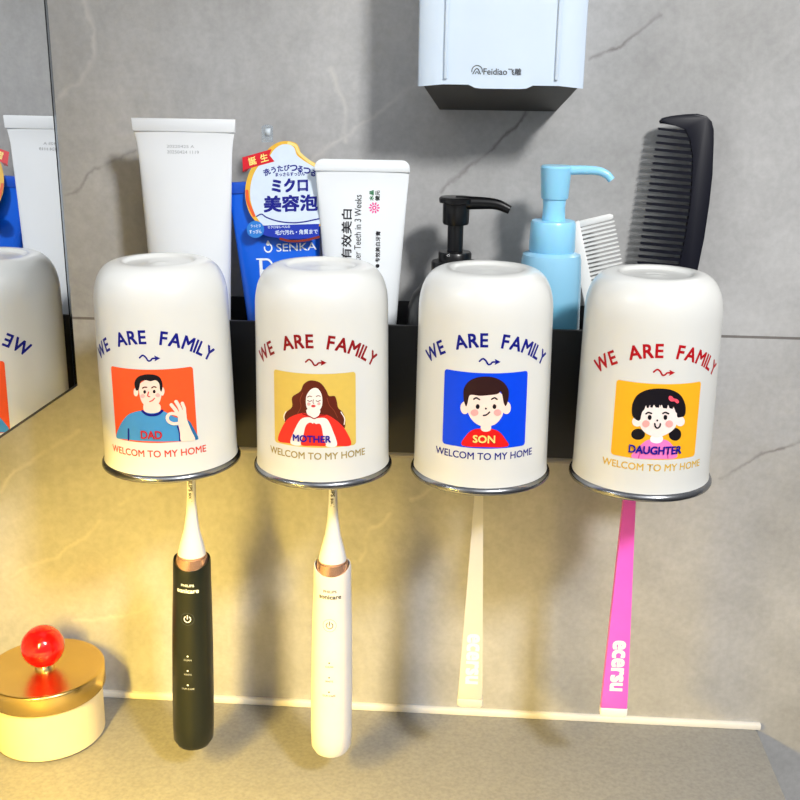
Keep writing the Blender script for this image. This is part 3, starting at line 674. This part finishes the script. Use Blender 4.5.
# blue face wash
TL = radians(-3.0); BXc, BYc = .0352, -.030
BLUE = mat('blue_tube_plastic', (8,98,226), .3, var=.05, scale=22)
t, fm, half, depth = squeeze_tube('face_wash_tube', BXc, BYc, 'blue face wash tube with a flask shaped pop-up card', BLUE, WHITE_TUBE, .016, .1332, .1392, .0188, .0262, tilt=TL, seal_m=mat('blue_seal', (24,86,206), .35))
def loc2(x, z):                      # wall-plane mm -> tube frame mm
    dx, dz = x-BXc*1000, z-FLOORZ*1000; a = -TL
    return (dx*cos(a)+dz*sin(a), -dx*sin(a)+dz*cos(a))
p = Print(fm, 1.0, 1.5)
def T(b, x, z, ink, **k): u, v = loc2(x, z); p.text(b, u, v, ink, 0, **k)
T('SENKA', 40.6, 102.8, 'brand_white', h=4.3, w=22.5, bold=.004)
u, v = loc2(24.6, 102.0); p.stroke([(u+2.1*sin(a), v+2.3*cos(a)) for a in (radians(-20+300*k/10) for k in range(11))], .8, 'brand_white', 0, 2); p.blob([(u, v+4.2), (u+1.2, v+2.2), (u, v+1.2), (u-1., v+2.)], 'brand_white', 0)
u, v = loc2(20.6, 89.0)              # serif P of the product name and the letters behind the cup
p.poly([(u-.9, v-7), (u+.9, v-7), (u+.9, v+7), (u-.9, v+7)], 'brand_white', 0); p.poly([(u-2.6, v+6.2), (u+2, v+6.2), (u+2, v+7), (u-2.6, v+7)], 'brand_white', 1); p.poly([(u-2.4, v-7), (u+2.4, v-7), (u+2.4, v-6.3), (u-2.4, v-6.3)], 'brand_white', 1)
p.stroke([(u+.6, v+6.4), (u+4.5, v+6.2), (u+6.6, v+3.4), (u+4.8, v+.6), (u+.6, v+.2)], 1.1, 'brand_white', 2)
u, v = loc2(34, 86.5); p.text('erfect', u+3, v, 'brand_white', 0, h=9, w=20, bold=0.)
p.build('lettering', t)
# card: flat, standing off the front of the tube and rising above its seal
def cmap(u, v, lift):
    s = (v-100)/(142-100); y = -.0145+.0125*s
    return (u*MM, y-.0006-lift*MM, v*MM)
def lp(*pts): return [loc2(x-3.2, z-.6) for x, z in pts]
p = Print(cmap, None)
flask = lp((20.5,119),(16.2,127),(15.2,135),(16.8,143),(20.5,149.5),(25.4,153.8),(28.4,157.6),(33.5,160.6),(39,161.2),(43.5,159.9),(45.3,157),(46.4,154.2),(50,151.8),(55.5,149),(60,144),(62,136),(61,124),(57,115.5),(30,114))
inner = lp((23,119),(19,127),(18,135),(19.5,142.5),(23,148.3),(28,152.4),(31,156.6),(35,159.2),(39.5,159.4),(42.4,157.5),(43.8,154),(46.8,151.6),(51,149.2),(56,146.2),(58.5,142),(60,136),(59,124),(55.5,116),(30,115))
p.blob(flask, 'foil', 0); p.blob(inner, 'paper', 2)
p.stroke(lp((39,160.2),(43,158.8),(45,155.2),(50,151.2),(56,147.6)), 1.5, 'palegold', 3)
p.stroke(lp((20.6,121),(17.2,128),(16.2,134)), 1.7, 'foil_red', 3)
p.stroke(lp((17.2,141),(20.8,148.4)), 1.3, 'gold', 3)
p.build_mats = None
p.poly(lp((13.2,144),(15.6,144.5),(20,148.6),(14.2,146.6)), 'ribdark', 1)
p.poly(lp((13.0,152),(29.5,156.8),(28.4,153.6),(31.4,150.2),(14.8,145.6),(13.6,144.6)), 'ribbon', 4)
for ch, (x, z) in zip('誕生', ((18.8,150.0),(25.4,151.9))): u, v = loc2(x-3.2, z-.4); p.text(ch, u, v, 'cream', 6, h=4.2, rot=radians(12), bold=.02)
for k, ch in enumerate('洗うたびつるつる'):
    x = 27.2+k*3.75; a = (k-3.2)/4.; z = 146.0-3.4*a*a+k*.12; u, v = loc2(x-3.2, z); p.text(ch, u, v, 'navy', 4, h=3.1 if k else 3.4, rot=-a*.55, bold=.03)
u, v = loc2(40.6-3.4, 143.0); p.text('まっさらすっぴん', u, v, 'navy', 4, h=2.0, w=16.5, bold=.03)
u, v = loc2(40.6-3.4, 137.0); p.text('ミクロ', u, v, 'navy', 4, h=6.8, w=20., bold=.045)
u, v = loc2(41.2-3.2, 127.4); p.text('美容泡', u, v, 'navy', 4, h=8.4, w=30, bold=.035)
p.stroke(lp((22.2,120.6),(25,121.8),(28.2,120.0),(36,118.0),(46,117.8),(58,120.2)), .7, 'navy', 4)
p.poly(lp((21.5,115.5),(57.6,117.4),(57.8,110.6),(49,109.2),(38,108.8),(28,110.2),(22,112.6)), 'band', 3)
p.blob(lp((17,115),(20,118),(24,117.6),(26.6,114.6),(25.6,110.6),(21.4,109),(17.6,111)), 'bluedot', 5)
u, v = loc2(21.8-3.2, 115.3-.4); p.text('うっとり', u, v, 'paper', 7, h=1.5, w=5.6, bold=.02)
u, v = loc2(21.8-3.2, 112.2-.4); p.text('すっぴん', u, v, 'paper', 7, h=2.0, w=7., bold=.02)
u, v = loc2(35-3.2, 115.0-.4); p.text('ミクロなレベルの', u, v, 'paper', 5, h=1.4, w=12.5, bold=.02)
u, v = loc2(45.0-3.2, 112.5-.4); p.text('毛穴汚れ・角質まで', u, v, 'paper', 5, h=2.5, w=24., bold=.02)
p.stroke(lp((36,108.9),(42,107.8),(50,108.4),(57.6,110.4)), 1.3, 'arc', 4)
card = p.build('pop_up_card', t)
bm = bmesh.new(); a = lp((24.4,160.5),(30.8,160.8),(30.8,169.4),(28.9,170.2),(26.6,170.1),(24.6,169.2)); prism(bm, [(u*MM, v*MM) for u, v in a], .0006, .0010, 'y')
clear = mat('clear_film', (226,236,244), .08, trans=.85, var=.01)
obj('clear_tab', bm, clear, t)
bm = bmesh.new(); a = lp((26.4,164),(29.4,164.2),(29.6,168.2),(26.6,168)); prism(bm, [(u*MM, v*MM) for u, v in a], .0002, .0006, 'y'); obj('painted_tab_glint', bm, mat('painted_glint_pale', (205,215,224), .2), t)  # pale plate painted as the glint on the clear tab

# pump bottles
def pump_label(name, loc, label): return thing(name, loc, label, 'bottle')
BLK = mat('black_gloss_plastic', (8,8,11), .28)
t = pump_label('pump_bottle', (.1305, -.037, FLOORZ), 'black pump bottle with rounded shoulders behind the SON cup'); z = -FLOORZ
bm = bmesh.new(); lathe(bm, [(0, 0), (.0245, 0), (.0262, .0016), (.0265, .006), (.0265, .062+z), (.0258, .071+z), (.0232, .0785+z), (.0188, .0835+z), (.0145, .0855+z), (.0125, .0868+z), (0, .0868+z)], 64); obj('bottle_body', bm, BLK, t)
bm = bmesh.new(); lathe(bm, [(0, .0865+z), (.0128, .0865+z), (.0131, .0870+z), (.0131, .0968+z), (.0126, .0974+z), (.0093, .0976+z), (.0093, .1020+z), (.0087, .1028+z), (0, .1030+z)], 56); obj('collar', bm, BLK, t)
bm = bmesh.new(); lathe(bm, [(0, .1025+z), (.0044, .1025+z), (.0044, .1185+z), (0, .1185+z)], 32); obj('stem', bm, BLK, t)
def pump_head(bm, zb, zt, r, spout):
    lathe(bm, [(0, zb), (r*.92, zb), (r, zb+.001), (r*1.0, zt-.0035), (r*1.28, zt-.003), (r*1.30, zt-.0008), (r*1.2, zt), (0, zt+.0003)], 40)
    tube(bm, smooth_open(spout[0], 5), [spout[1][0]+(spout[1][1]-spout[1][0])*k/(5*(len(spout[0])-1)) for k in range(5*(len(spout[0])-1)+1)], 14, .8)
bm = bmesh.new(); pump_head(bm, .1180+z, .1330+z, .0074, ([(0, -.002, .1298+z), (.012, -.003, .1302+z), (.022, -.004, .1298+z), (.0295, -.005, .1270+z)], (.0040, .0024))); obj('pump_head', bm, BLK, t)

SKY = mat('light_blue_plastic', (150,216,250), .30, sss=.2, var=.02)
m, nt, b = new_mat('translucent_blue_bottle'); N, L = nt.nodes, nt.links; _M['translucent_blue_bottle'] = m
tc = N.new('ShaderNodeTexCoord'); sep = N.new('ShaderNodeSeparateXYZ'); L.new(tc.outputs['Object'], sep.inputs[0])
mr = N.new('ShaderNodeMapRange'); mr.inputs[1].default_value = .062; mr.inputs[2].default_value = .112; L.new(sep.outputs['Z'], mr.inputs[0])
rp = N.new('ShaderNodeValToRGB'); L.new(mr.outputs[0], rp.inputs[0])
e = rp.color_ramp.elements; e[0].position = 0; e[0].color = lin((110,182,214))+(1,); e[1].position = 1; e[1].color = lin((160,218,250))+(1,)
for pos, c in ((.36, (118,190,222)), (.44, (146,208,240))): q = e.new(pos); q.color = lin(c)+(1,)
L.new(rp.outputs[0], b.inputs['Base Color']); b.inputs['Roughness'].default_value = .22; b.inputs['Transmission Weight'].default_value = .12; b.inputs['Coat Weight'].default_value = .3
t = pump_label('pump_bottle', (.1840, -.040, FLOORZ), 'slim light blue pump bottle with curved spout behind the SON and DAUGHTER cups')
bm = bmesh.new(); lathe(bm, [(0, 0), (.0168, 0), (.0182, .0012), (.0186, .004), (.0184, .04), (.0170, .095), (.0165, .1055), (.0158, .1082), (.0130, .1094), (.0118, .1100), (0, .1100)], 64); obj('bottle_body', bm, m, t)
bm = bmesh.new(); lathe(bm, [(0, .1098), (.0122, .1098), (.0127, .1106), (.0123, .1252), (.0116, .1266), (.0075, .1268), (0, .1268)], 56); obj('collar', bm, SKY, t)
bm = bmesh.new(); lathe(bm, [(0, .1262), (.0064, .1262), (.0060, .134), (.0065, .1395), (0, .1395)], 40); obj('stem', bm, SKY, t)
bm = bmesh.new(); lathe(bm, [(0, .1385), (.0071, .1385), (.0074, .1392), (.0083, .1535), (.0085, .1552), (.0078, .1562), (0, .1565)], 48)
sp_ = smooth_open([(.004, -.001, .1538), (.014, -.002, .1542), (.022, -.003, .1540), (.0268, -.0036, .1522), (.0296, -.004, .1494)], 5)
tube(bm, sp_, [.0026-.0006*k/(len(sp_)-1) for k in range(len(sp_))], 14, .9); obj('pump_head', bm, SKY, t)

# combs
def comb(name, label, y, thick, m, spine, guard, teeth, tw, base):
    t = thing(name, (base[0]*MM, y, base[1]*MM), label, 'comb')
    q = lambda pts: [((a-base[0])*MM, (b_-base[1])*MM) for a, b_ in pts]
    bm = bmesh.new(); prism(bm, q(spine), -thick/2, thick/2, 'y', thick*.22); obj('spine', bm, m, t)
    if guard:
        bm = bmesh.new(); prism(bm, q(guard), -thick*.42, thick*.42, 'y', thick*.18); obj('end_guard', bm, m, t)
    first = None
    for (ax, az), (bx, bz) in teeth:
        bm = bmesh.new(); dx, dz = bx-ax, bz-az; l = math.hypot(dx, dz); nx, nz = -dz/l*tw/2, dx/l*tw/2
        prism(bm, q([(ax+nx, az+nz), (bx+nx*.6, bz+nz*.6), (bx+dx/l*.5, bz+dz/l*.5), (bx-nx*.6, bz-nz*.6), (ax-nx, az-nz)]), -thick*.34, thick*.34, 'y')
        obj('tooth', bm, m, t, smooth=False)
    return t
# black comb: spine on the far side, teeth towards the pumps
outer = [(240.0,174.0),(241.6,175.8),(246,176.9),(254,178.0),(260.5,178.4),(265.5,177.3),(268.6,174.4),(270.1,170),(270.6,163),(271.6,146),(271.4,130),(270.4,110),(268.4,92),(266,70),(263.6,45),(261.8,20),(260.5,-3.5)]
innr = [(249.5,-3.5),(250.6,20),(252.4,45),(254.8,70),(257.6,92),(259.8,110),(261.0,128),(260.8,140),(260.0,155),(258.4,165),(255,170.6),(249,172.6),(240.6,172.8)]
tips = lambda z: 234.4+(z-96)*.0775-.00001*(z-96)**2 if z > 90 else 234.0-(90-z)*.10
teeth = []
def inner_x(z):
    P = sorted([(b_, a) for a, b_ in innr if b_ < 168])
    for (z0, x0_), (z1, x1_) in zip(P, P[1:]):
        if z0 <= z <= z1: return x0_+(x1_-x0_)*(z-z0)/(z1-z0)
    return P[-1][1]
z = 170
while z > 6:
    teeth.append(((inner_x(z-2)+2.2, z-1.9), (tips(z), z))); z -= 3.75
comb('hair_comb', 'black comb standing upright at the end of the rack behind the DAUGHTER cup', -.0125, .0038, mat('black_comb_plastic', (9,11,26), .42, spec=.3), [(a+1.3, b_) for a, b_ in outer+innr],
     None, [((a+1.3, b_), (c_+1.3, d_)) for (a, b_), (c_, d_) in teeth], 2.0, (255, FLOORZ*1000+1.5))
# white comb: tilted, spine by the blue bottle
A15 = radians(15)
def tl(a, b_): return (199.0+a*cos(A15)-b_*sin(A15), 116.5+a*sin(A15)+b_*cos(A15))
wt = [(tl(1.0, -2.2-2.42*k-.8), tl(20.6-.02*k, -2.2-2.42*k-.8)) for k in range(44)]
comb('hair_comb', 'white fine-toothed comb leaning behind the light blue pump bottle', -.0174, .0026, mat('white_comb_plastic', (238,238,236), .35),
     [tl(*q) for q in ((-4.6,-113),(-5,-60),(-4.6,-6),(-3.2,-1.0),(-1,1.6),(1.6,2.2),(1.6,-60),(1.6,-113))], [tl(*q) for q in ((-1,1.8),(19.2,1.7),(20.8,.6),(20.8,-.8),(19.6,-1.6),(0,-1.8))], wt, 1.25, tl(0, -112))

# ================================================================== SOCKET COVER ON THE WALL
t = thing('socket_cover', (.1519, 0, .1915), 'white splash cover box on the wall above the pump bottles', 'socket cover')
COVER = mat('cover_white', (206,222,240), .32, var=.01); DARK = mat('cover_painted_shade', (58,54,48), .5, var=.1)  # DARK puts the shade of the cover's open underside into the colour
hw = .0432; H = .13
outl = [(-.0345, 0), (-.0375, -.02), (-hw, -.049), (-hw+.0008, -.0545), (-hw+.0035, -.0570), (-.0330, -.0590), (0, -.0600), (.0330, -.0590), (hw-.0035, -.0570), (hw-.0008, -.0545), (hw, -.049), (.0375, -.02), (.0345, 0)]
bm = bmesh.new()
def inset(p, d): return (p[0]*(1-d/.042), p[1]+(d if p[1] < -.03 else 0))
low = lambda x: -.0004 if abs(x) < .0135 else (.0009 if abs(x) < .0335 else .0003)
xs = []
for a, b_ in zip(outl, outl[1:]):
    k = 10 if abs(a[0]) < .036 and abs(b_[0]) < .036 and a[1] < -.05 else 1
    for s in range(k): xs.append((a[0]+(b_[0]-a[0])*s/k, a[1]+(b_[1]-a[1])*s/k))
xs.append(outl[-1])
def edge(x): 
    a = abs(x)
    return -.0006 if a < .0128 else (-.0006+.0018*(a-.0128)/.0024 if a < .0152 else (.0012 if a < .030 else .0012-.0012*(a-.030)/.012))
V0 = [bm.verts.new((x, y, edge(x) if y < -.052 else 0)) for x, y in xs]; V1 = [bm.verts.new((x, y, H)) for x, y in xs]
I0 = [bm.verts.new(inset((x, y), .0018)+((edge(x) if y < -.052 else 0)+.0001,)) for x, y in xs]; I1 = [bm.verts.new(inset((x, y), .0018)+(H-.002,)) for x, y in xs]
for k in range(len(xs)-1):
    bm.faces.new((V0[k], V0[k+1], V1[k+1], V1[k])); bm.faces.new((I0[k+1], I0[k], I1[k], I1[k+1])); bm.faces.new((V0[k+1], V0[k], I0[k], I0[k+1]))
bm.faces.new(V1); bm.faces.new(I1[::-1])
obj('cover_shell', bm, COVER, t, sharp=35)
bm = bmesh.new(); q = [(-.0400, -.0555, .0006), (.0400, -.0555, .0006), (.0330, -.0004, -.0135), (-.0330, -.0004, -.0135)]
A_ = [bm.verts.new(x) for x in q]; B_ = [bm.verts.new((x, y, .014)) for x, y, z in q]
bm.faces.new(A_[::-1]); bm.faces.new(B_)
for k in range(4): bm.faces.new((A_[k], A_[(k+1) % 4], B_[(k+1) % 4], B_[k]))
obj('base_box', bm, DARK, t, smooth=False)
bm = bmesh.new()
for s in (-1, 1): box(bm, *sorted((s*.0275, s*.0292)), -.0606, -.0588, .004, H-.004, .0004)
obj('side_ridges', bm, COVER, t)
p = Print(lambda u, v, lift: (u*MM, -.0600-lift*MM-.0001+abs(u)/33*.001, v*MM), None)
p.stroke([(-12.3+2.7*cos(a), 8.0+2.7*sin(a)) for a in (radians(-10+200*k/10) for k in range(11))], .45, 'grey', 0, 2)
p.stroke([(-14.4, 6.6), (-13.3, 8.6), (-12.4, 9.2), (-11.6, 8.6), (-10.6, 6.6)], .5, 'grey', 0, 2); p.stroke([(-13.2, 6.6), (-12.4, 7.8), (-11.4, 6.6)], .4, 'grey', 0, 2)
p.text('Feidiao', -3.0, 7.8, 'grey', 0, h=3.0, w=12., bold=.012); p.text('飞雕', 6.9, 7.8, 'grey', 0, h=3.3, w=6.6, bold=.02)
p.build('lettering', t)

# ================================================================== TIN ON THE COUNTER
t = thing('lidded_tin', (-.1245, -.0455, -.2165), 'round gold tin with a glossy red ball on its lid', 'tin')
GOLD = mat('polished_gold', (226,196,128), .26, 1., var=.05); BODY = mat('tin_cream', (228,214,180), .35)
bm = bmesh.new(); lathe(bm, [(0, 0), (.0335, 0), (.0345, .001), (.0345, .0405), (.033, .0415), (0, .0415)], 72); obj('tin_body', bm, BODY, t)
bm = bmesh.new(); lathe(bm, [(.0348, .034), (.0366, .034), (.0370, .0345), (.0370, .0462), (.0366, .0470), (.0358, .0474), (.0345, .0470), (.033, .0466), (0, .0466)], 84); lid = obj('lid', bm, GOLD, t, sharp=60)
bm = bmesh.new(); lathe(bm, [(0, .0464), (.0062, .0464), (.0060, .0480), (.0045, .0500), (0, .0502)], 40); obj('knob_base', bm, mat('pale_gold_ring', (232,206,160), .2, 1.), lid)
bm = bmesh.new(); bmesh.ops.create_uvsphere(bm, u_segments=48, v_segments=28, radius=.0136, matrix=Matrix.Translation((0, 0, .0622))); obj('knob', bm, mat('red_gloss', (226,14,14), .10, coat=1., var=.02), lid)

# ================================================================== LIGHT
def area(name, loc, target, size, power, col, size_y=None):
    l = bpy.data.lights.new(name, 'AREA'); l.energy = power; l.color = col; l.size = size
    if size_y: l.shape = 'RECTANGLE'; l.size_y = size_y
    o = bpy.data.objects.new(name, l); COL.objects.link(o); o.location = loc
    o.rotation_euler = (Vector(target)-Vector(loc)).to_track_quat('-Z', 'Y').to_euler(); return o
area('ceiling_light', (.72, -1.05, .92), (.14, 0, .06), .15, KEY, (1., .985, .96))
area('fill_light', (.35, -1.2, .95), (.1, 0, .05), .8, FILL, (.97, .985, 1.))  # added soft fill lamp that lifts the shadows
# warm strip under the mirror cabinet
strip = area('strip_lamp', (0, 0, 0), (0, 0, -1), .38, STRIP, (1., .67, .11), .014); strip.data.spread = radians(140)
strip.parent = cab; strip.location = (-.032, -.205, .0215)
zz = -Vector(STRIP_DIR).normalized(); xx = (Vector((0, 1, 0))-zz*zz.y).normalized(); yy = zz.cross(xx)
strip.rotation_euler = Matrix(((xx.x, yy.x, zz.x), (xx.y, yy.y, zz.y), (xx.z, yy.z, zz.z))).to_euler()
w = bpy.data.worlds.new('bathroom_air'); scn.world = w; w.use_nodes = True
nt = w.node_tree; bg = nt.nodes['Background']; tc = nt.nodes.new('ShaderNodeTexCoord'); sp_ = nt.nodes.new('ShaderNodeSeparateXYZ'); rp = nt.nodes.new('ShaderNodeValToRGB')
nt.links.new(tc.outputs['Generated'], sp_.inputs[0]); mr = nt.nodes.new('ShaderNodeMapRange'); mr.inputs[1].default_value = -1; nt.links.new(sp_.outputs['Z'], mr.inputs[0]); nt.links.new(mr.outputs[0], rp.inputs[0])
e = rp.color_ramp.elements; e[0].color = (.16, .155, .15, 1); e[0].position = .2; e[1].color = (.95, .96, 1., 1); e[1].position = .85
nt.links.new(rp.outputs[0], bg.inputs['Color']); bg.inputs['Strength'].default_value = WORLD

# ================================================================== CAMERA
f, yaw, pit, rol = 1076.68, .0648, .2995, .0133
fw = Vector((-sin(yaw)*cos(pit), cos(yaw)*cos(pit), -sin(pit))); r_ = Vector((cos(yaw), sin(yaw), 0)); u_ = r_.cross(fw)
rx = r_*cos(rol)+u_*sin(rol); uy = u_*cos(rol)-r_*sin(rol)
cd = bpy.data.cameras.new('camera'); cd.sensor_width = 36; cd.sensor_fit = 'HORIZONTAL'; cd.lens = f/800*36; cd.clip_start = .01
co = bpy.data.objects.new('camera', cd); COL.objects.link(co)
co.matrix_world = Matrix(((rx.x, uy.x, -fw.x, .1398), (rx.y, uy.y, -fw.y, -.6378), (rx.z, uy.z, -fw.z, .2007), (0, 0, 0, 1)))
scn.camera = co
scn.view_settings.view_transform = 'Standard'; scn.view_settings.look = 'None'; scn.view_settings.exposure = 0; scn.view_settings.gamma = 1
